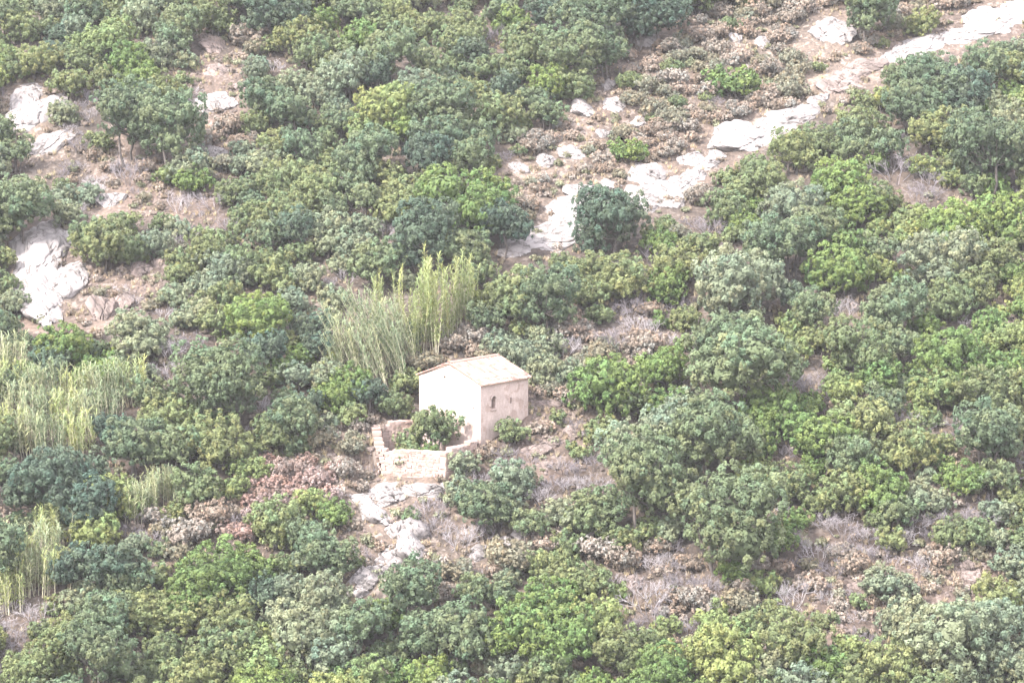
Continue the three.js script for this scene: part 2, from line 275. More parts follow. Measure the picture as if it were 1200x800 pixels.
// side wall runs from the front corner along BX; extrusion must go inwards (towards AX): BX x up
{
  const L = AX.clone().multiplyScalar(GW), R = BX.clone().multiplyScalar(SL);
  const rows = (px) => px;
  // gable wall seen from outside, from L to the origin (extrudes inwards along +)
  const gs = new THREE.Shape(); gs.moveTo(0, BASE); gs.lineTo(GW, BASE); gs.lineTo(GW, EAVE); gs.lineTo(GW / 2, RIDGE - 0.02); gs.lineTo(0, EAVE); gs.closePath();
  gs.holes.push(roundHole(GW - 0.62, 2.42, 0.06), roundHole(2.35, 4.1, 0.08));
  const inA = new V3().crossVectors(AX.clone().negate(), new V3(0, 1, 0)); // sign test: must point into the house (BX)
  const put = (shape, from, along, wantIn) => {
    const c = new V3().crossVectors(along, new V3(0, 1, 0));
    const o = wallMesh(shape, from.clone().add(c.dot(wantIn) > 0 ? new V3() : wantIn.clone().multiplyScalar(TH)), along); return o;
  };
  put(gs, L, AX.clone().negate(), BX);
  // side wall between the two gables (butted against them)
  const ss = rectShape(SL - 2 * TH, BASE, EAVE - 0.02);
  const wx = 1.13 - TH, sx = 2.72 - TH;
  ss.holes.push(arch(wx, 2.32, 0.36, 0.82), arch(sx, 2.46, 0.11, 0.4), roundHole(0.42, 2.46, 0.06));
  put(ss, BX.clone().multiplyScalar(TH), BX, AX);
  const bs = new THREE.Shape(); bs.moveTo(0, BASE); bs.lineTo(GW, BASE); bs.lineTo(GW, EAVE); bs.lineTo(GW / 2, RIDGE - 0.02); bs.lineTo(0, EAVE); bs.closePath();
  put(bs, R.clone(), AX, BX.clone().negate());
  put(rectShape(SL - 2 * TH, BASE, EAVE - 0.02), L.clone().addScaledVector(BX, TH), BX, AX.clone().negate());
  // window: arched opening with a thin sill and a ring of stones over it
  const at = (along, y, inn) => BX.clone().multiplyScalar(along).addScaledVector(AX, inn).setY(y);
  const yaw = Math.atan2(-BX.z, BX.x);
  const win = new THREE.Group(); win.name = 'window'; house.add(win);
  const ring = new THREE.Shape(); ring.absarc(0, 0, 0.3, 0, Math.PI, false); ring.absarc(0, 0, 0.19, Math.PI, 0, true);
  const rg = new THREE.ExtrudeGeometry(ring, { depth: 0.04, bevelEnabled: false, curveSegments: 12 }); const rm = mesh('arch_ring', rg, M.plaster, win); rm.position.copy(at(wx + TH, 2.96, -0.03)); rm.rotation.y = yaw;
  const sl = mesh('sill', new THREE.BoxGeometry(0.5, 0.07, 0.14), M.plaster, win); sl.position.copy(at(wx + TH, 2.27, -0.02)); sl.rotation.y = yaw;
  // roof
  const roof = new THREE.Group(); roof.name = 'roof'; house.add(roof);
  const half = GW / 2, over = 0.18, tile = [], boards = [], r = rng(77);
  const slopeA = Math.atan2(RIDGE - EAVE, half), slopeLen = half / Math.cos(slopeA) + over;
  const tg = (r0, r1, len) => { // one barrel tile, convex up, along +y in its own frame, slightly tapered, with thickness
    const n = 6, P = [], I = [];
    for (let e = 0; e < 2; e++) for (let s = 0; s < 2; s++) for (let i = 0; i <= n; i++) { const a = Math.PI * i / n, R0 = (e ? r1 : r0) - s * 0.018; P.push(Math.cos(a) * R0, e * len, Math.sin(a) * R0 * 0.8); }
    const id = (e, s, i) => e * 2 * (n + 1) + s * (n + 1) + i;
    for (let i = 0; i < n; i++) { I.push(id(0, 0, i), id(0, 0, i + 1), id(1, 0, i), id(1, 0, i), id(0, 0, i + 1), id(1, 0, i + 1)); I.push(id(0, 0, i), id(0, 1, i), id(0, 0, i + 1), id(0, 0, i + 1), id(0, 1, i), id(0, 1, i + 1)); }
    const g = new THREE.BufferGeometry(); g.setAttribute('position', new THREE.Float32BufferAttribute(P, 3)); g.setIndex(I); return g;
  };
  const base = tg(0.092, 0.078, 0.46);
  const paint = (g) => { const n = g.attributes.position.count, a = new Float32Array(n * 3), q = r(), t = q < 0.12 ? [0.62, 0.6, 0.62] : q < 0.3 ? [1.12, 1.1, 1.05] : q < 0.5 ? [0.92, 0.8, 0.76] : [1, 1, 1], k = 0.85 + 0.3 * r(); for (let i = 0; i < n; i++) a.set([t[0] * k, t[1] * k, t[2] * k], i * 3); g.setAttribute('color', new THREE.BufferAttribute(a, 3)); return g; };
  for (const side of [0, 1]) {
    // origin of this slope: eave line; u along BX, v up the slope
    const e0 = side ? AX.clone().multiplyScalar(GW) : new V3(), up = (side ? AX.clone().negate() : AX.clone()).multiplyScalar(Math.cos(slopeA)).setY(Math.sin(slopeA));
    const nrm = new V3().crossVectors(BX, up); if (nrm.y < 0) nrm.negate();
    e0.y = EAVE + 0.02; e0.addScaledVector(up, -over);
    const bd = new THREE.BoxGeometry(SL + 0.06, 0.05, slopeLen - 0.02);
    bd.applyMatrix4(new THREE.Matrix4().makeBasis(BX, nrm, new V3().crossVectors(BX, nrm)).setPosition(e0.clone().addScaledVector(BX, SL / 2).addScaledVector(up, slopeLen / 2).addScaledVector(nrm, 0.03))); boards.push(bd);
    const cols = 20, rowsN = 9, pitch = (SL + 0.1) / cols;
    for (let i = 0; i <= cols; i++) for (let j = 0; j < rowsN; j++) {
      const g = paint(base.clone());
      const wob = 0.02 * (r() - 0.5), m = new THREE.Matrix4().makeBasis(side ? BX.clone().negate() : BX, up, nrm);
      const lift = 0.075 + 0.012 * j % 0.03 + 0.02 * r() + 0.03 * fbm(i * 0.4, j * 0.5, side, 2);
      m.setPosition(e0.clone().addScaledVector(BX, -0.02 + i * pitch + wob).addScaledVector(up, j * (slopeLen / rowsN) - 0.02 + 0.05 * (r() - 0.5)).addScaledVector(nrm, lift));
      g.applyMatrix4(new THREE.Matrix4().makeRotationZ((r() - 0.5) * 0.08).premultiply(m)); tile.push(g);
    }
  }
  const tm = mergeGeometries(tile); tm.computeVertexNormals();
  const to = mesh('roof_tiles', tm, M.tile, roof); to.userData.kind = 'stuff';
  const bg = mergeGeometries(boards); mesh('roof_deck', bg, M.roofBoard, roof);
  const rb = tg(0.15, 0.13, 0.5), rr = [];
  for (let i = 0; i < 10; i++) { const g = paint(rb.clone()); g.applyMatrix4(new THREE.Matrix4().makeBasis(new V3().crossVectors(BX, new V3(0, 1, 0)), BX, new V3(0, 1, 0)).setPosition(AX.clone().multiplyScalar(half).setY(RIDGE + 0.11 + 0.03 * r()).addScaledVector(BX, -0.08 + i * 0.44))); rr.push(g); }
  const rmg = mergeGeometries(rr); rmg.computeVertexNormals(); const ro = mesh('ridge_tiles', rmg, M.tile, roof); ro.userData.kind = 'stuff';
}

// ───────────────────────── ruined yard wall ─────────────────────────
{
  const root = new THREE.Group(); root.name = 'ruined_wall'; scene.add(root);
  tag(root, 'ruined cream stone wall enclosing a yard in front of the house', 'wall');
  const r = rng(5);
  // courses of rough stones along a run, with an uneven broken top; stones under ten pixels are joined per run
  function run(x0, z0, x1, z1, top0, top1, bot0, bot1, name, tint) {
    const len = Math.hypot(x1 - x0, z1 - z0), d = new V3((x1 - x0) / len, 0, (z1 - z0) / len), n = new V3(-d.z, 0, d.x), parts = [], th = 0.58;
    const lo = Math.min(bot0, bot1) - 0.5; let y = lo, row = 0;
    while (y < Math.max(top0, top1) + 0.1) {
      const hh = 0.13 + 0.1 * r(); let s = -0.1 * r();
      while (s < len) {
        const w = 0.16 + 0.32 * r(), mid = s + w / 2, f = clamp(mid / len, 0, 1), top = lerp(top0, top1, f) + 0.14 * fbm(mid * 1.3 + x0, 3, z0, 3);
        if (y + hh * 0.5 < top && y + hh > lerp(bot0, bot1, f) - 0.5) {
          const g = new THREE.BoxGeometry(Math.min(w, len - s) - 0.004, hh - 0.004, th + 0.05 * (r() - 0.5), 2, 2, 2);
          const p = g.attributes.position, c = new Float32Array(p.count * 3), k = 0.92 + 0.14 * r(), pk = r(), sd = r() * 99;
          for (let i = 0; i < p.count; i++) { const X = p.getX(i), Y = p.getY(i), Z = p.getZ(i), e = 0.03; p.setXYZ(i, X * (1 - 0.05 * (Math.abs(Y) > hh * 0.4)) + e * noise3(X * 6 + sd, Y * 6, Z * 6), Y + e * noise3(X * 6, Y * 6 + sd, Z * 6), Z * (1 - 0.06 * (Math.abs(Y) > hh * 0.4 || Math.abs(X) > w * 0.4)) + e * noise3(X * 6, Y * 6, Z * 6 + sd)); c.set([k, k * lerp(1, 0.95, pk), k * lerp(1, 0.9, pk)], i * 3); }
          g.setAttribute('color', new THREE.BufferAttribute(c, 3));
          const uv = g.attributes.uv; for (let i = 0; i < uv.count; i++) uv.setXY(i, (s + p.getX(i)) / 3, (y + p.getY(i)) / 3);
          g.applyMatrix4(new THREE.Matrix4().makeBasis(d, new V3(0, 1, 0), new V3().crossVectors(d, new V3(0, 1, 0))).setPosition(x0 + d.x * mid, y + hh / 2, z0 + d.z * mid)); parts.push(g);
        }
        s += w;
      }
      y += hh; row++;
    }
    const g = toCreasedNormals(mergeGeometries(parts), 0.7); const o = mesh(name, g, M.wallStone, root); o.userData.kind = 'stuff'; return o;
  }
  const P = (i) => yard[i];
  run(-2.0, 2.05, -6.25, 0.75, yAt(-2.1, 2.15, 530), yAt(-6.25, 0.75, 527), yAt(-2.1, 2.15, 563), yAt(-6.25, 0.75, 562), 'front_wall');
  run(-2.3, 2.35, -0.3, 0.3, yAt(-2.1, 2.15, 529), yAt(-0.3, 0.3, 514), yAt(-2.1, 2.15, 562), -0.5, 'side_wall');
  run(-6.3, 0.45, -6.75, -2.5, yAt(-6.25, 0.75, 529), yAt(-6.7, -2.7, 498), -1.5, -0.8, 'side_wall');
  run(-6.9, -2.75, -4.3, -3.75, yAt(-6.7, -2.7, 497), yAt(-4.0, -3.9, 491), -0.8, -0.8, 'back_wall');
}

// ───────────────────────── plants: geometry ─────────────────────────
class Soup { // triangles with a colour each
  constructor() { this.p = []; this.c = []; this.i = []; }
  tri(a, b, c, k) { const n = this.p.length / 3; this.p.push(a.x, a.y, a.z, b.x, b.y, b.z, c.x, c.y, c.z); for (let q = 0; q < 3; q++) this.c.push(...k); this.i.push(n, n + 1, n + 2); }
  quad(a, b, c, d, k) { const n = this.p.length / 3; this.p.push(a.x, a.y, a.z, b.x, b.y, b.z, c.x, c.y, c.z, d.x, d.y, d.z); for (let q = 0; q < 4; q++) this.c.push(...k); this.i.push(n, n + 1, n + 2, n, n + 2, n + 3); }
  stick(a, b, r0, r1, k, sides = 3) { // a tapered twig
    const d = b.clone().sub(a).normalize(), u = Math.abs(d.y) < 0.9 ? new V3(0, 1, 0).cross(d).normalize() : new V3(1, 0, 0).cross(d).normalize(), v = d.clone().cross(u), n = this.p.length / 3;
    for (let e = 0; e < 2; e++) for (let s = 0; s < sides; s++) { const t = s / sides * Math.PI * 2, R = e ? r1 : r0, o = e ? b : a; this.p.push(o.x + (u.x * Math.cos(t) + v.x * Math.sin(t)) * R, o.y + (u.y * Math.cos(t) + v.y * Math.sin(t)) * R, o.z + (u.z * Math.cos(t) + v.z * Math.sin(t)) * R); this.c.push(...k); }
    for (let s = 0; s < sides; s++) { const q = (s + 1) % sides; this.i.push(n + s, n + q, n + sides + s, n + q, n + sides + q, n + sides + s); }
  }
  geo() { const g = new THREE.BufferGeometry(); g.setAttribute('position', new THREE.Float32BufferAttribute(this.p, 3)); g.setAttribute('color', new THREE.Float32BufferAttribute(this.c, 3)); g.setIndex(this.i); g.computeVertexNormals(); return g; }
}
const rv = (r) => { let v; do v = new V3(r() * 2 - 1, r() * 2 - 1, r() * 2 - 1); while (v.lengthSq() > 1 || v.lengthSq() < 1e-3); return v.normalize(); };

// a leafy crown of radius R (metres), centred on (0, hc, 0): a few overlapping lobes, clumps over each lobe, each clump a shell of small leaves
function leafyCrown(seed, R, style) {
  const r = rng(seed), S = new Soup(), stem = new Soup();
  const st = { oak: { ay: 0.95, hc: 1.05, rc: 1.0, leaf: 0.124, jit: 0.55 }, bush: { ay: 0.88, hc: 0.7, rc: 0.9, leaf: 0.118, jit: 0.55 }, low: { ay: 0.6, hc: 0.38, rc: 0.62, leaf: 0.098, jit: 0.85 } }[style];
  st.leaf *= 0.94 + 0.04 * R;
  const rc0 = (0.18 + 0.044 * R) * st.rc, cen = new V3(0, st.hc * R, 0), lobes = [[cen.clone(), 0.6 * R]], clumps = [];
  const nl = R < 0.6 ? 2 : R < 0.9 ? 3 : R < 1.7 ? 6 : 9;
  for (let i = 0; i < nl; i++) { const a = i / nl * 6.283 + 1.1 * r(), q = (0.3 + 0.3 * r()) * R, lr = (0.3 + 0.2 * r()) * R; lobes.push([new V3(Math.cos(a) * q, cen.y + (r() - 0.45) * 0.75 * R * st.ay, Math.sin(a) * q), Math.min(lr, R - q)]); }
  for (const [lc, lr] of lobes) {
    // larger leaves deep in the lobe close it against the light
    const Li = 0.11 + 0.045 * lr, ni = Math.min(330, Math.round(5 * (lr / Li) ** 2));
    for (let k = 0; k < ni; k++) { const v = rv(r), p = v.clone().multiplyScalar(lr * (0.4 + 0.36 * r())); p.y = Math.max(0.05, p.y * st.ay + lc.y); p.x += lc.x; p.z += lc.z; const t1 = rv(r).cross(v).normalize(), t2 = v.clone().cross(t1), L = Li; S.tri(p.clone().addScaledVector(t1, -L), p.clone().addScaledVector(t1, L), p.clone().addScaledVector(t2, L * 1.4), [0.9, 0.9, 0.9]); }
    const n = Math.max(6, Math.round(2.7 * (lr / rc0) ** 2)), lt = 0.86 + 0.28 * r(), lh = (r() - 0.5) * 0.22;
    for (let i = 0; i < n; i++) {
      const f = (i + 0.5) / n, y = 1 - f * (style === 'oak' ? 1.55 : 1.75), a = i * 2.399963 + 0.8 * r(), q = Math.sqrt(Math.max(0, 1 - y * y)), d = new V3(Math.cos(a) * q, y, Math.sin(a) * q).add(rv(r).multiplyScalar(0.3)).normalize();
      const rad = lr * (r() < 0.2 ? 0.6 + 0.25 * r() : 0.84 + 0.28 * r()) * (1 + 0.24 * noise3(d.x * 3 + seed, d.y * 3, d.z * 3 + lr));
      const c = new V3(d.x * rad, d.y * rad * Math.min(1, st.ay + 0.1), d.z * rad).add(lc); if (c.y < rc0 * 0.4) c.y = rc0 * (0.4 + 0.5 * r());
      if (lobes.some(([oc, or]) => oc !== lc && c.distanceTo(oc) < or * 0.8)) continue;
      const rc = rc0 * (0.5 + 0.95 * r() * r() + 0.2 * r()); clumps.push([c, d]);
      const tone = lt * (0.84 + 0.32 * r()), hue = lh + (r() - 0.5) * 0.16, m = Math.round(8.6 * (rc / st.leaf) ** 2);
      for (let k = 0; k < m; k++) {
        let v = rv(r); if (v.dot(d) < 0) v.negate();
        const p = v.clone().multiplyScalar(rc * (0.55 + 0.35 * r() + 0.3 * r() * r())).addScaledVector(d, rc * 0.25 * r()).add(c); p.y += 0.25 * rc * r(); if (p.y < 0.02) p.y = 0.02 + 0.06 * r();
        const nn = v.clone().add(rv(r).multiplyScalar(st.jit)).normalize(), t1 = rv(r).cross(nn).normalize(), t2 = nn.clone().cross(t1), L = st.leaf * (0.6 + 0.8 * r()), w = L * 0.5, kk = tone * (0.93 + 0.14 * r());
        S.tri(p.clone().addScaledVector(t1, -w).addScaledVector(t2, -L * 0.45), p.clone().addScaledVector(t1, w).addScaledVector(t2, -L * 0.45), p.clone().addScaledVector(t2, L * 0.75), [kk * (1 + hue), kk, kk * (1 - hue * 0.6)]);
      }
    }
  }
  // trunk or stems, with limbs that reach into the clumps
  const k1 = [1, 1, 1], nStem = style === 'oak' ? 1 + Math.floor(r() * 3) : 4;
  for (let s = 0; s < nStem; s++) {
    const a = s / nStem * 6.28 + r(), foot = new V3(Math.cos(a) * 0.1 * R, -0.5, Math.sin(a) * 0.1 * R), fork = new V3(Math.cos(a) * 0.25 * R, cen.y * (style === 'oak' ? 0.7 : 0.5), Math.sin(a) * 0.25 * R), t0 = 0.04 + 0.03 * R;
    const mid = foot.clone().lerp(fork, 0.5).add(new V3((r() - 0.5) * 0.2 * R, 0, (r() - 0.5) * 0.2 * R));
    stem.stick(foot, mid, t0, t0 * 0.8, k1, 6); stem.stick(mid, fork, t0 * 0.8, t0 * 0.6, k1, 6);
    for (let i = s; i < clumps.length; i += nStem * (R > 1.5 ? 5 : 3)) { const c = clumps[i][0], m = fork.clone().lerp(c, 0.5).add(rv(r).multiplyScalar(0.08 * R)); m.y -= 0.05 * R; stem.stick(fork, m, t0 * 0.38, t0 * 0.25, k1, 3); stem.stick(m, fork.clone().lerp(c, 0.9), t0 * 0.25, 0.012, k1, 3); }
  }
  return { crown: S.geo(), stem: stem.geo(), hc: st.hc, R };
}
// a bare, dead shrub: stiff twigs branching out of the base
function bareShrub(seed, R) {
  const r = rng(seed), S = new Soup(), big = new Soup();
  const grow = (p, d, len, rad, lev) => {
    const k = 0.7 + 0.5 * r(), c = [k, k * (0.96 + 0.04 * r()), k * (0.96 + 0.08 * r())], T = lev > 2 ? big : S, m = p.clone().addScaledVector(d, len * 0.5).add(rv(r).multiplyScalar(len * 0.1)), e = p.clone().addScaledVector(d, len).add(rv(r).multiplyScalar(len * 0.12));
    if (lev === 0) { T.tri(p, p.clone().add(rv(r).multiplyScalar(rad * 2.2)), e, c); return; }
    T.stick(p, m, rad, rad * 0.8, c, 3); T.stick(m, e, rad * 0.8, rad * 0.55, c, 3);
    for (let i = 0; i < (lev === 1 ? 6 : 4); i++) { const q = d.clone().add(rv(r).multiplyScalar(0.85)); q.y += 0.1; grow(m.clone().lerp(e, r()), q.normalize(), len * (0.45 + 0.3 * r()), Math.max(0.006, rad * 0.6), lev - 1); }
  };
  const n = 4 + Math.round(R * 2.5);
  for (let i = 0; i < n; i++) { const a = i / n * 6.28 + r(), o = 0.2 + 0.7 * r(); grow(new V3(Math.cos(a) * 0.15 * R, -0.1, Math.sin(a) * 0.15 * R), new V3(Math.cos(a) * o, 0.8, Math.sin(a) * o).normalize(), R * 0.6, 0.012 + 0.007 * R, 3); }
  return { crown: S.geo(), stem: big.geo(), hc: 0.62, R };
}
// a clump of tall canes with long arching leaves
function reedClump(seed, Hh, spread, lean, n, dense) {
  const r = rng(seed), S = new Soup(), L = new Soup();
  for (let i = 0; i < n; i++) {
    const a = r() * 6.283, q = Math.sqrt(r()) * spread, foot = new V3(Math.cos(a) * q, -0.1, Math.sin(a) * q), h = Hh * (0.42 + 0.65 * Math.sqrt(r()) * (1 - 0.25 * q / spread));
    const tip = foot.clone().add(new V3(lean * h * (0.6 + 0.8 * r()) + (r() - 0.5) * 0.3 * h, h, (r() - 0.5) * 0.3 * h)), mid = foot.clone().lerp(tip, 0.55); mid.x -= lean * h * 0.12;
    const k = 0.8 + 0.4 * r(); S.stick(foot, mid, 0.018, 0.015, [k, k, k * 0.95], 4); S.stick(mid, tip, 0.015, 0.006, [k, k, k * 0.9], 3);
    const nl = Math.round(h * dense), hue = (r() - 0.5) * 0.2;
    for (let j = 0; j < nl; j++) {
      const f = 0.18 + 0.82 * (j + r()) / nl, b = f < 0.55 ? foot.clone().lerp(mid, f / 0.55) : mid.clone().lerp(tip, (f - 0.55) / 0.45), az = r() * 6.283, len = (0.35 + 0.4 * r()), out = new V3(Math.cos(az), 0.7 + 0.9 * r(), Math.sin(az)).normalize(), side = new V3(-Math.sin(az), 0, Math.cos(az)), w = 0.018 + 0.016 * r();
      const p1 = b.clone().addScaledVector(out, len * 0.55), p2 = p1.clone().add(new V3(out.x * len * 0.45, len * (0.15 - 0.3 * r()), out.z * len * 0.45)), kk = 0.75 + 0.5 * r(), c = [kk * (1 + hue), kk, kk * (0.95 - hue)];
      L.quad(b.clone().addScaledVector(side, -w * 0.7), b.clone().addScaledVector(side, w * 0.7), p1.clone().addScaledVector(side, w), p1.clone().addScaledVector(side, -w), c);
      L.tri(p1.clone().addScaledVector(side, -w), p1.clone().addScaledVector(side, w), p2, c);
    }
  }
  return { crown: L.geo(), stem: S.geo() };
}

// ───────────────────────── plants: kinds ─────────────────────────
const leafMat = (c, t = 0.22, rough = 0.8) => new THREE.MeshPhysicalMaterial({ color: col(...c), roughness: rough, transmission: t, thickness: 0, vertexColors: true, side: THREE.DoubleSide, ior: 1.4, specularIntensity: 0.45 });
const tints = (c, t) => [[1, 1, 1], [1.1, 1.06, 1], [0.9, 0.93, 0.96]].map((k) => leafMat(c.map((v, i) => v * k[i]), t));
const KIND = {
  O: { name: 'evergreen_tree', cat: 'tree', text: 'grey-green dense tree', style: 'oak', mats: tints([0.096, 0.126, 0.068]) },
  D: { name: 'dark_evergreen_tree', cat: 'tree', text: 'dark blue-green dense tree', style: 'oak', mats: tints([0.060, 0.088, 0.060]) },
  G: { name: 'green_bush', cat: 'bush', text: 'bright green leafy bush', style: 'bush', mats: tints([0.100, 0.146, 0.046]) },
  Y: { name: 'yellow_green_bush', cat: 'bush', text: 'yellow-green leafy bush', style: 'bush', mats: tints([0.150, 0.184, 0.070]) },
  S: { name: 'silvery_bush', cat: 'bush', text: 'silvery olive-coloured bush', style: 'bush', mats: tints([0.142, 0.168, 0.106]) },
  M: { name: 'olive_green_bush', cat: 'bush', text: 'dull olive-green bush', style: 'bush', mats: tints([0.120, 0.146, 0.066]) },
  B: { name: 'brown_shrub', cat: 'shrub', text: 'low brown dry shrub', style: 'low', mats: [[0.195, 0.160, 0.128], [0.225, 0.190, 0.158], [0.160, 0.150, 0.105]].map((c) => leafMat(c, 0.1)) },
  P: { name: 'reddish_shrub', cat: 'shrub', text: 'low reddish-brown dry shrub', style: 'low', mats: [[0.225, 0.158, 0.138], [0.245, 0.175, 0.155], [0.205, 0.150, 0.126]].map((c) => leafMat(c, 0.1)) },
  X: { name: 'dead_shrub', cat: 'shrub', text: 'bare lilac-grey dead shrub', style: 'bare', mats: [[0.20, 0.183, 0.19], [0.27, 0.252, 0.254], [0.16, 0.145, 0.155]].map((c) => new THREE.MeshStandardMaterial({ color: col(...c), roughness: 0.95, vertexColors: true })) },
};
const SIZES = { oak: [1.0, 1.5, 2.1, 3.0], bush: [0.7, 1.1, 1.6, 2.3, 3.1], low: [0.55, 0.85, 1.25], bare: [0.7, 1.1, 1.6] };
const VAR = { oak: 4, bush: 4, low: 4, bare: 3 };
const protoCache = {};
function proto(style, R, v) {
  const key = style + R + v; if (protoCache[key]) return protoCache[key];
  const seed = Math.round(R * 1000) + v * 17 + style.length * 31 + style.charCodeAt(0);
  return protoCache[key] = style === 'bare' ? bareShrub(seed, R) : leafyCrown(seed, R, style);
}
const pr = rng(2024);
// landmarks that labels refer to: picture place, phrase
const MARKS = `716 262 the lone round tree;632 280 the rock band's lower end;770 210 the twin rock blocks;890 155 the long middle rock ledge;995 90 the pinkish rock ledge;968 33 the high white boulder;1150 30 the rock band's top end;553 470 the stone house;480 545 the ruined wall;470 620 the rounded boulder;425 675 the small spur boulder;430 400 the leaning reeds;515 360 the upright yellow canes;80 490 the wide reed bed;35 670 the small reed bed;190 580 the thin reed tufts;50 325 the big white outcrop;125 352 the cracked boulder;45 140 the narrow rock streak;248 118 the hollowed rock slab;250 180 the hollowed slab's lower rocks;270 70 the pinkish clearing;320 10 the big dark tree;552 240 the broad bright green tree;303 372 the vivid domed bush;256 442 the upswept grey tree;848 605 the largest grey-green tree;756 565 the spreading silvery tree;252 668 the deep green bush;712 452 the bush beside the house;1040 682 the pointed silvery bush;862 96 the lone low green bush;738 176 the low green cushion;928 690 the whitest dead shrub;760 692 the rounded whitish shrub;480 692 the dark tree below the spur;450 132 the brightest yellow-green bush;360 570 the reddish shrubs;1050 190 the lilac-grey shrub gap;1142 670 the dry clearing;862 336 the biggest silvery bush;1160 176 the big grey tree;1110 422 the big thicket bush;1102 752 the widest silvery bush`.split(';').map((e) => { const q = e.split(' '); return [+q[0], +q[1], q.slice(2).join(' ')]; });
function place(px, py) {
  let best, bd = 1e9; for (const m of MARKS) { const d = Math.hypot(m[0] - px, m[1] - py); if (d < bd && d > 12) { bd = d; best = m; } }
  const dy = py - best[1], dx = px - best[0], rel = bd < 46 ? 'close to' : Math.abs(dy) > 0.75 * Math.abs(dx) ? (dy < 0 ? 'uphill of' : 'downhill of') : 'level with';
  return [rel + ' ' + best[2], rel + ' ' + best[2]];
}
const yBand = (x) => 290 - (x - 600) * 0.467;
let nPlants = 0;
const covered = new Map(), rocky = new Map(), CELL = 6;
function cover(px, py, rx, ry) { for (let y = Math.floor((py - ry) / CELL); y <= (py + ry) / CELL; y++) for (let x = Math.floor((px - rx) / CELL); x <= (px + rx) / CELL; x++) if (((x + 0.5) * CELL - px) ** 2 / rx ** 2 + ((y + 0.5) * CELL - py) ** 2 / ry ** 2 < 1) covered.set(x + ',' + y, 1); }
function plant(kind, px, py, rpx, opt = {}) {
  const K = KIND[kind], style = opt.style ?? (K.style === 'oak' && rpx < 19 ? 'bush' : K.style), hcs = { oak: 1.05, bush: 0.7, low: 0.4, bare: 0.62 }[style];
  let t = 155; let h = hit(px, py, hcs * rpx * mPerPx(t)); const R = 1.08 * rpx * mPerPx(h.t); h = opt.at ? { p: new V3(opt.at[0], ground(...opt.at), opt.at[1]) } : hit(px, py, hcs * R);
  const sizes = SIZES[style]; let best = sizes[0]; for (const s of sizes) if (Math.abs(Math.log(s / R)) < Math.abs(Math.log(best / R))) best = s;
  const v = Math.floor(pr() * VAR[style]), g = proto(style, best, v), s = R / best;
  const o = new THREE.Group(); o.name = numbered(K.name); scene.add(o);
  const ti = opt.tint ?? Math.floor(pr() * K.mats.length), mat = K.mats[ti];
  mesh(kind === 'X' ? 'branches' : K.cat === 'tree' ? 'trunk' : 'stems', g.stem, kind === 'X' ? mat : M.bark, o);
  mesh(kind === 'X' ? 'twigs' : K.cat === 'tree' ? 'crown' : 'foliage', g.crown, mat, o);
  if (kind === 'X') o.children[1].userData.kind = 'stuff';
  o.position.copy(h.p); o.position.y -= 0.06; o.rotation.y = pr() * 6.283; o.scale.set(s * (0.95 + 0.1 * pr()), s * (opt.sy ?? 1) * (0.92 + 0.16 * pr()), s * (0.95 + 0.1 * pr()));
  const size = (rpx > 38 ? 'large ' : rpx < 16 ? 'tiny ' : rpx < 21 ? 'small ' : '') + ['', 'paler ', 'darker '][ti], [where, grp] = place(px, py);
  tag(o, opt.label ?? size + K.text + ' ' + where, K.cat, opt.label ? undefined : (size + K.text + ', ' + grp));
  cover(px, py, rpx * (kind === 'X' ? 0.6 : 0.92), rpx * (style === 'low' ? 0.6 : 0.9)); nPlants++;
  return o;
}

// keep the house, the wall and the rocks clear
cover(553, 470, 68, 52); cover(485, 545, 46, 28); cover(462, 512, 28, 24);
for (const o of scene.children) if (o.userData.category === 'rock') { const p = o.position.clone().project(camera); cover((p.x + 1) / 2 * W, (1 - p.y) / 2 * H, 0.8 * o.scale.x / 0.055, 0.55 * o.scale.z / 0.055); }
for (const k of covered.keys()) rocky.set(k, 1);

// ───────────────────────── plants: those one can point to ─────────────────────────
plant('D', 716, 264, 45, { style: 'bush', sy: 1.12, label: 'round dark tree standing alone against the white rock band', tint: 1 });
plant('M', 508, 500, 28, { at: [-2.95, -0.75], sy: 1.12, label: 'leafy green bush growing against the white gable wall', style: 'oak', tint: 2 });
plant('M', 598, 503, 22, { label: 'low green bush under the arched window of the house', tint: 2 });
plant('G', 467, 529, 12, { at: [-5.0, 0.75], label: 'little green bush rooted on top of the ruined wall' });
plant('M', 482, 514, 17, { at: [-4.4, 0.2], label: 'small olive bush just behind the ruined wall' });
plant('G', 500, 518, 17, { at: [-3.2, 0.6], label: 'small leafy bush at the foot of the gable bush', tint: 2 });
plant('M', 484, 490, 17, { at: [-4.6, -1.6], style: 'oak', label: 'thin grey-green bush in the yard by the house corner' });
plant('D', 320, 10, 40, { label: 'big dark tree above the pinkish clearing' });
plant('G', 552, 240, 55, { label: 'broad bright green tree at the edge of the brown slope', tint: 0 });
plant('G', 303, 372, 47, { label: 'vivid green bush with a domed crown above the grey olive tree', tint: 1 });
plant('O', 256, 442, 50, { label: 'grey tree with upswept branches between the two reed beds', tint: 1 });
plant('O', 848, 605, 66, { label: 'largest grey-green tree, with dead shrubs at its foot', tint: 1 });
plant('O', 756, 565, 58, { label: 'spreading silvery tree uphill of the largest grey-green tree', tint: 1 });
plant('G', 252, 668, 54, { label: 'deep green bush below the reddish shrubs', tint: 2 });
plant('G', 742 - 30, 452, 45, { label: 'bright green bush on the right of the stony house ground', tint: 0 });
plant('S', 1040, 682, 31, { label: 'pointed silvery bush alone in the dry clearing' });
plant('G', 862, 96, 36, { label: 'low green bush alone on the brown slope', style: 'low' });
plant('G', 738, 176, 27, { label: 'low green cushion bush just above the twin rock blocks', style: 'low' });
plant('X', 928, 690, 34, { label: 'whitest dead shrub with tangled bare branches', tint: 1 });
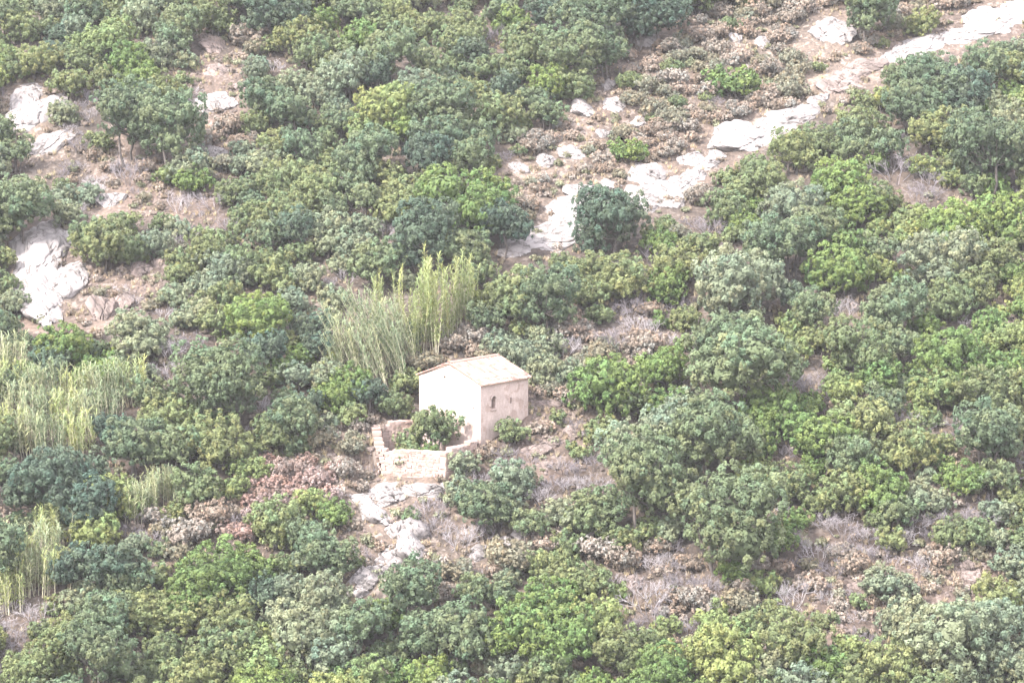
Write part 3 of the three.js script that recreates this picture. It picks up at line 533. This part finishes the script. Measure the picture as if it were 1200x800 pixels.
plant('X', 760, 692, 38, { label: 'rounded whitish dead shrub below the house slope', tint: 1 });
plant('O', 480, 692, 40, { label: 'dark grey-green round tree below the boulder spur', tint: 2 });
plant('Y', 450, 132, 40, { label: 'brightest yellow-green bush in the wood above the canes', tint: 1 });

// ───────────────────────── plants: kind letter, then x y radius in pixels ─────────────────────────
const LIST = `O 10 20 25;M 28 30 26;D 70 40 17;O 100 12 24;M 135 15 22;S 165 22 25;O 210 30 26;M 252 20 28;B 290 42 24;M 350 42 30;G 376 20 22;M 365 62 25;M 386 74 20
Y 2 66 19;M 42 72 28;D 58 58 15;Y 130 46 34;M 100 70 22;G 155 76 30;S 186 62 24;O 200 44 22;G 42 72 22;M 10 84 18;M 82 98 24;S 76 130 20;X 106 130 17;G 160 92 28;O 150 140 45;O 200 152 44;M 192 106 24;B 240 160 18;O 0 152 24;O 18 178 20
O 25 236 44;X 150 194 30;X 112 208 22;S 100 226 18;S 220 190 30;G 226 212 22;X 210 232 24;X 252 230 24;Y 198 202 17;B 262 192 18;B 266 146 20;O 310 112 30;O 340 132 30;M 320 166 25;M 300 142 22;S 342 96 25;S 375 104 28;S 400 92 34;O 350 170 25;S 310 192 25;M 330 212 34;M 370 222 34;O 290 216 18;M 346 246 34;S 385 270 28;M 305 252 24
M 462 15 24;O 430 10 22;M 482 30 24;G 420 42 25;O 456 60 34;O 432 74 28;D 440 86 24;M 545 30 28;M 540 46 30;D 550 58 24;O 500 72 25;G 600 22 25;O 588 10 20;D 640 12 25;O 682 26 45;O 670 62 38;M 620 56 34;M 600 82 24;M 578 80 24;G 640 100 28;D 592 100 24;O 722 10 34;D 772 12 38;O 710 62 26;D 750 30 24
Y 428 152 26;S 490 112 33;O 522 126 40;O 516 162 34;G 470 152 26;D 500 182 30;O 430 172 36;O 418 192 30;M 580 132 32;O 560 160 25;O 550 182 28;O 625 116 22;M 676 96 28;O 640 132 22;M 456 202 25;M 470 236 38;O 430 232 26;G 522 226 28;D 590 262 33;O 408 216 24;M 500 212 20
O 1020 14 34;M 1082 24 22;B 1052 28 18;O 1092 98 40;O 1152 82 30;M 1190 80 28;O 1070 122 38;D 1122 112 35;O 1060 96 25;M 1010 146 30;O 1000 152 24;M 960 162 28;M 930 178 30;O 1160 176 48;O 1196 182 38;S 1180 142 28;M 1100 152 36;Y 1120 166 26;X 1050 190 34;X 1076 220 24;O 1040 172 24;G 980 210 38;G 1002 240 38;S 930 242 44;M 900 216 33;M 870 222 26;O 960 262 30;M 1030 230 30;G 1120 262 43;G 1170 252 34;G 1192 272 28;M 850 246 28;B 822 228 22;X 830 262 22;M 884 196 24
S 862 336 58;O 930 282 35;O 900 292 38;G 985 312 43;G 1000 290 28;O 1032 290 24;S 1100 306 47;S 1090 286 28;M 1140 330 38;M 1172 302 34;G 1192 320 24;O 1050 360 38;M 1110 352 33;O 870 424 66;O 846 404 46;D 930 346 24;O 950 362 30;X 990 356 26;M 1012 412 44;M 960 396 24;Y 925 412 23;X 950 442 28;O 1060 402 28;G 1030 440 28;G 1110 422 47;G 1150 432 33;Y 1190 392 28;Y 1100 452 36;M 1160 462 38;M 1192 450 24;G 900 482 38;G 888 504 28;G 970 508 43;M 1012 492 38;G 950 512 28;O 838 508 58;S 820 482 38;O 1000 532 33;M 1060 522 38;X 1130 492 26;O 1160 512 43;M 1192 502 28;O 1040 472 24
M 920 562 34;G 910 632 24;M 990 572 34;G 1030 574 38;O 1052 602 24;G 1130 562 28;S 1080 582 28;O 1170 556 28;M 1192 582 24;X 990 612 28;X 962 640 28;X 1060 622 24;X 1120 602 28;X 1080 652 24;M 1120 628 26;B 1100 648 26;X 1152 602 24;B 820 702 26;B 870 704 26;B 1000 660 22;B 1060 690 18;M 930 752 44;G 962 782 34;Y 850 772 46;Y 820 762 28;S 892 782 33;S 1060 722 33;S 1102 752 62;S 1150 742 52;M 1172 702 33;S 1190 662 28;M 1050 782 43;M 1002 792 28;S 1192 772 38
G 450 722 28;O 420 732 38;O 500 742 36;O 542 742 43;G 610 732 48;G 640 702 42;G 662 752 43;Y 702 732 40;M 732 762 38;S 590 782 28;M 640 784 28;G 500 792 33;Y 430 792 28;G 770 792 38;Y 792 772 28;M 650 682 27;M 690 682 28;O 555 692 24;B 600 652 36;B 530 667 24;B 700 642 26;B 732 652 26;O 700 592 34;M 690 612 32;O 570 592 36;S 602 562 32;O 620 612 24;S 660 602 28;X 540 622 36;X 510 612 24;X 505 592 28;X 575 612 28;X 635 575 24;X 770 715 24
D 60 562 46;D 30 582 30;D 100 592 38;D 100 555 30;B 2 612 20;Y 122 582 33;M 86 598 33;Y 140 572 24;M 230 572 33;Y 275 572 20;Y 110 622 32;D 80 662 28;D 130 662 38;X 132 642 20;O 150 684 28;G 290 662 33;G 220 702 38;D 310 692 26;M 340 622 28;O 362 632 30;M 320 612 34;O 382 652 34;G 392 602 24;P 372 560 22;P 345 575 20;P 325 595 22;P 290 622 22;P 350 548 18;P 385 578 18;P 310 575 18;P 268 618 18;P 395 548 16;P 330 560 16;B 220 622 28;B 250 602 28;P 300 602 20;S 340 692 28;S 382 702 38;S 360 742 46;S 330 722 28;M 170 712 38;O 120 722 36;M 80 742 38;M 40 782 38;O 120 772 48;M 200 722 36;M 270 722 38;M 260 752 46;M 190 762 28;Y 300 782 36;M 230 792 38;M 340 792 28;S 390 772 33;G 390 796 24;X 40 712 28;X 20 742 24;B 120 690 16
M 120 286 38;O 110 272 28;M 150 292 24;S 180 286 24;B 202 292 18;M 240 292 28;S 270 312 28;M 284 312 28;S 362 322 24;S 390 282 26;D 345 268 28;O 310 276 24;S 250 302 24;M 255 376 28;D 366 380 25;D 372 402 22;S 160 392 38;O 270 464 43;G 76 406 36;D 60 422 22;D 312 412 28;G 330 432 20;S 14 352 22;O 4 382 24;M 4 330 18;X 200 402 28;X 202 432 24;O 182 462 28;M 190 492 33;O 160 522 38;D 130 504 24;O 202 522 33;M 256 516 44;X 310 472 24;M 330 502 34;O 346 492 33;S 380 440 24;G 392 462 28;D 360 472 22
O 440 302 34;S 420 292 24;D 478 300 26;D 500 276 42;O 545 292 30;M 560 322 24;M 612 342 46;Y 580 346 24;O 642 352 42;B 662 332 22;M 725 322 38;M 700 312 24;M 790 312 33;G 780 332 28;X 740 352 24;X 662 402 26;X 722 390 30;B 672 382 28;B 702 412 24;B 752 402 28;S 642 432 26;S 612 415 28;M 742 472 24;G 780 432 33;G 790 472 33;S 750 522 46;S 790 502 43;B 632 500 17;M 460 472 24;D 430 462 24;G 410 452 28;O 570 372 24;B 532 402 20;B 556 392 20;D 486 392 17;M 690 345 24;X 690 440 22;B 650 455 18;B 412 522 20;B 404 548 20;S 540 575 22;X 560 555 22;X 590 540 20;B 565 530 15;X 620 535 17;X 660 540 20;B 418 498 15`;
const listed = [];
for (const line of LIST.split('\n')) for (const e of line.split(';')) { const [k, x, y, r] = e.trim().split(' '); listed.push([k, +x, +y, +r]); plant(k, +x, +y, +r); }

// ───────────────────────── canes and reed beds ─────────────────────────
const reedLeaf = { pale: leafMat([0.25, 0.285, 0.165], 0.4), yellow: leafMat([0.27, 0.31, 0.13], 0.4), green: leafMat([0.16, 0.20, 0.11], 0.35) };
const cane = new THREE.MeshStandardMaterial({ color: col(0.42, 0.39, 0.30), roughness: 0.8, vertexColors: true });
const reedProtos = { lean: [0, 1, 2].map((i) => reedClump(900 + i, 4.8, 0.75, -0.34, 20, 9)), tall: [0, 1, 2].map((i) => reedClump(930 + i, 6.3, 0.5, 0.0, 9, 16)), bed: [0, 1, 2].map((i) => reedClump(960 + i, 3.0, 0.95, -0.08, 24, 11)) };
function reeds(type, px, py, tone, s, label, group, k) { // px, py: foot of the clump
  const { p } = hit(px, py), g = reedProtos[type][k % 3], o = new THREE.Group(); o.name = numbered('reed_clump'); scene.add(o);
  mesh('canes', g.stem, cane, o); mesh('leaves', g.crown, reedLeaf[tone], o);
  o.position.copy(p); o.rotation.y = type === 'lean' ? (pr() - 0.5) * 0.5 : pr() * 6.28; o.scale.setScalar(s * (0.92 + 0.16 * pr()));
  tag(o, label, 'reeds', group);
}
[[470, 452, 1.0], [446, 455, 1.0], [425, 442, 0.95], [455, 430, 1.1], [480, 430, 0.9], [410, 428, 0.9], [432, 415, 1.0], [398, 440, 0.75], [465, 412, 1.0]].forEach(([x, y, s], k) => reeds('lean', x, y, k % 3 ? 'pale' : 'green', s, 'pale reeds leaning uphill of the house, thin canes showing below', 'leaning reeds behind the house', k));
[[443, 400, 0.85], [475, 405, 0.95], [497, 412, 1.0], [512, 418, 1.05], [524, 405, 1.0], [542, 392, 0.95], [505, 392, 1.0], [530, 385, 0.85], [488, 425, 0.8], [555, 372, 0.7]].forEach(([x, y, s], k) => reeds('tall', x, y, 'yellow', s, 'tall upright yellow-green cane clump uphill of the house', 'upright yellow canes behind the house', k));
[[10, 470], [35, 478], [60, 475], [85, 480], [110, 478], [135, 474], [158, 470], [20, 500], [48, 505], [75, 508], [100, 510], [125, 500], [8, 530], [35, 535], [60, 540], [92, 535], [15, 445], [-20, 490], [-25, 520], [-20, 455]].forEach(([x, y], k) => reeds('bed', x, y, ['yellow', 'pale', 'green'][k % 3], 1.05, ['yellowish', 'straw-pale', 'greener'][k % 3] + ' reed clump in the wide reed bed', ['yellowish', 'pale', 'green'][k % 3] + ' reeds of the wide bed', k));
[[5, 665], [28, 672], [50, 665], [15, 690], [42, 695], [68, 690], [-18, 680], [10, 715], [85, 640], [60, 640]].forEach(([x, y], k) => reeds('bed', x, y, ['pale', 'yellow'][k % 2], 0.95, ['straw-pale', 'yellowish'][k % 2] + ' reed clump in the small bed under dark trees', ['pale', 'yellowish'][k % 2] + ' reeds of the small bed', k));
[[185, 590], [200, 585], [215, 592], [172, 600], [160, 610]].forEach(([x, y], k) => reeds('bed', x, y, 'pale', 0.8, 'thin pale reed tuft among yellow-green bushes', 'reed tufts between the bushes', k));
for (const [x, y, a, b] of [[445, 385, 60, 60], [510, 360, 45, 60], [80, 490, 95, 60], [40, 660, 55, 45], [190, 575, 30, 25]]) cover(x, y, a, b);

// ───────────────────────── plants: the shrubs in between ─────────────────────────
{
  const r = rng(4711), count = {};
  for (let i = 0; i < 20000 && nPlants < 1300; i++) {
    const px = -110 + r() * 1420, py = -60 + r() * 930, cell = Math.floor(px / CELL) + ',' + Math.floor(py / CELL);
    if (covered.has(cell)) continue;
    const bare = bareZones.some((z) => inPoly(z, px, py)), brown = inPoly(brownZone, px, py);
    if (bare && r() < 0.72) continue;
    let kind;
    if (brown) { const q = r(); kind = q < 0.80 ? 'B' : q < 0.86 ? 'X' : q < 0.95 ? 'M' : 'S'; }
    else if (bare) kind = r() < 0.5 ? 'B' : r() < 0.6 ? 'X' : 'M';
    else { const near = listed.map((e) => [(e[1] - px) ** 2 + (e[2] - py) ** 2, e[0]]).sort((a, b) => a[0] - b[0]); kind = near[Math.floor(r() * 3)][1]; const q = r(); if (kind === 'O') kind = q < 0.4 ? 'S' : q < 0.7 ? 'M' : 'O'; else if (kind === 'D') kind = q < 0.5 ? 'O' : 'M'; else if (kind === 'G' && q < 0.3) kind = 'Y'; if (px > 870 && py > yBand(px) + 20 && py < 570 && (kind === 'O' || kind === 'S' || kind === 'M') && r() < 0.5) kind = r() < 0.7 ? 'G' : 'Y'; if (r() < 0.1) kind = 'X'; }
    const out = px < -10 || px > 1210 || py < -10 || py > 810;
    const rad = out ? 22 + 22 * r() : (brown ? 11 + 9 * r() : bare ? 9 + 7 * r() : 13 + 9 * r());
    if (covered.has(Math.floor((px + rad * 0.5) / CELL) + ',' + Math.floor(py / CELL)) && covered.has(Math.floor((px - rad * 0.5) / CELL) + ',' + Math.floor(py / CELL)) && r() < 0.5) continue;
    { let bad = 0; for (let a = 0; a < 12; a++) for (const q of [0.5, 0.95]) if (rocky.has(Math.floor((px + Math.cos(a * 0.5236) * rad * q) / CELL) + ',' + Math.floor((py + Math.sin(a * 0.5236) * rad * q * 0.8) / CELL))) bad++; if (bad > (rad < 15 ? 7 : 3)) continue; }
    count[kind] = (count[kind] ?? 0) + 1; if (count[kind] > 190) continue;
    plant(kind, px, py, rad, brown && (kind === 'M' || kind === 'S') ? { style: 'low' } : {});
  }
  console.log('plants', nPlants, JSON.stringify(count));
}

// ───────────────────────── dry grass, low scrub and loose stones ─────────────────────────
{
  const r = rng(99);
  const tuft = (seed, h, n, w) => { const q = rng(seed), S = new Soup(); for (let i = 0; i < n; i++) { const a = q() * 6.28, o = 0.1 * q(), b = new V3(Math.cos(a) * o, -0.03, Math.sin(a) * o), e = b.clone().add(new V3(Math.cos(a) * h * 0.5 * q(), h * (0.5 + 0.5 * q()), Math.sin(a) * h * 0.5 * q())), s = new V3(-Math.sin(a), 0, Math.cos(a)).multiplyScalar(w), k = 0.8 + 0.4 * q(); S.tri(b.clone().sub(s), b.clone().add(s), e, [k, k, k]); } return S.geo(); };
  const scatter = (name, label, geo, mat, n, test, size, tint) => {
    const im = new THREE.InstancedMesh(geo, mat, n); im.name = name; im.castShadow = im.receiveShadow = true; const m = new THREE.Matrix4(), q = new THREE.Quaternion(), c = new THREE.Color(); let k = 0, guard = 0;
    while (k < n && guard++ < n * 20) {
      const px = -120 + r() * 1440, py = -80 + r() * 980; if (!test(px, py)) continue;
      const { p } = hit(px, py); if (Math.hypot(p.x, p.z) < 0.2 || inHouse(p.x, p.z)) continue;
      const s = size * (0.5 + r()); q.setFromAxisAngle(new V3(0, 1, 0), r() * 6.28); m.compose(new V3(p.x, p.y + 0.02, p.z), q, new V3(s, s * (0.7 + 0.6 * r()), s)); im.setMatrixAt(k, m); im.setColorAt(k, c.setRGB(...tint(r))); k++;
    }
    im.count = k; scene.add(im); tag(im, label, null, null, 'stuff');
  };
  const inHouse = (x, z) => { const a = x * AX.x + z * AX.z, b = x * BX.x + z * BX.z; return a > -0.1 && a < GW + 0.1 && b > -0.1 && b < SL + 0.1; };
  const open = (px, py) => !covered.has(Math.floor(px / CELL) + ',' + Math.floor(py / CELL)) || r() < 0.15;
  scatter('dry_grass', 'dry straw-coloured grass tufts on the open ground', tuft(1, 0.34, 26, 0.014), new THREE.MeshStandardMaterial({ color: col(0.34, 0.28, 0.19), roughness: 1, side: THREE.DoubleSide, vertexColors: true }), 7000, open, 1, (q) => { const k = 0.7 + 0.6 * q(); return [k, k * (0.92 + 0.12 * q()), k * (0.85 + 0.2 * q())]; });
  const scrub = leafyCrown(4242, 0.34, 'low').crown;
  scatter('low_scrub', 'ankle-high brown and grey scrub covering the open ground', scrub, leafMat([0.19, 0.155, 0.12], 0.1), 3200, open, 0.9, (q) => { const t = q(), k = 0.75 + 0.5 * q(); return t < 0.5 ? [k, k * 0.95, k * 0.92] : t < 0.8 ? [k * 0.85, k * 1.02, k * 0.8] : [k * 1.25, k * 1.25, k * 1.35]; });
  const st = rockGeo(61, 2, 0.9);
  scatter('loose_stones', 'loose pale stones strewn over the bare ground', st, M.rockPink, 2600, (px, py) => (bareZones.some((z) => inPoly(z, px, py)) || r() < 0.12) && open(px, py), 0.13, (q) => { const k = 0.8 + 0.4 * q(); return [k, k, k]; });
}

{ let t = 0; scene.traverse((o) => { if (o.isMesh && !o.isInstancedMesh) t += o.geometry.index ? o.geometry.index.count / 3 : o.geometry.attributes.position.count / 3; }); console.log('triangles', Math.round(t)); }
renderer.render(scene, camera);
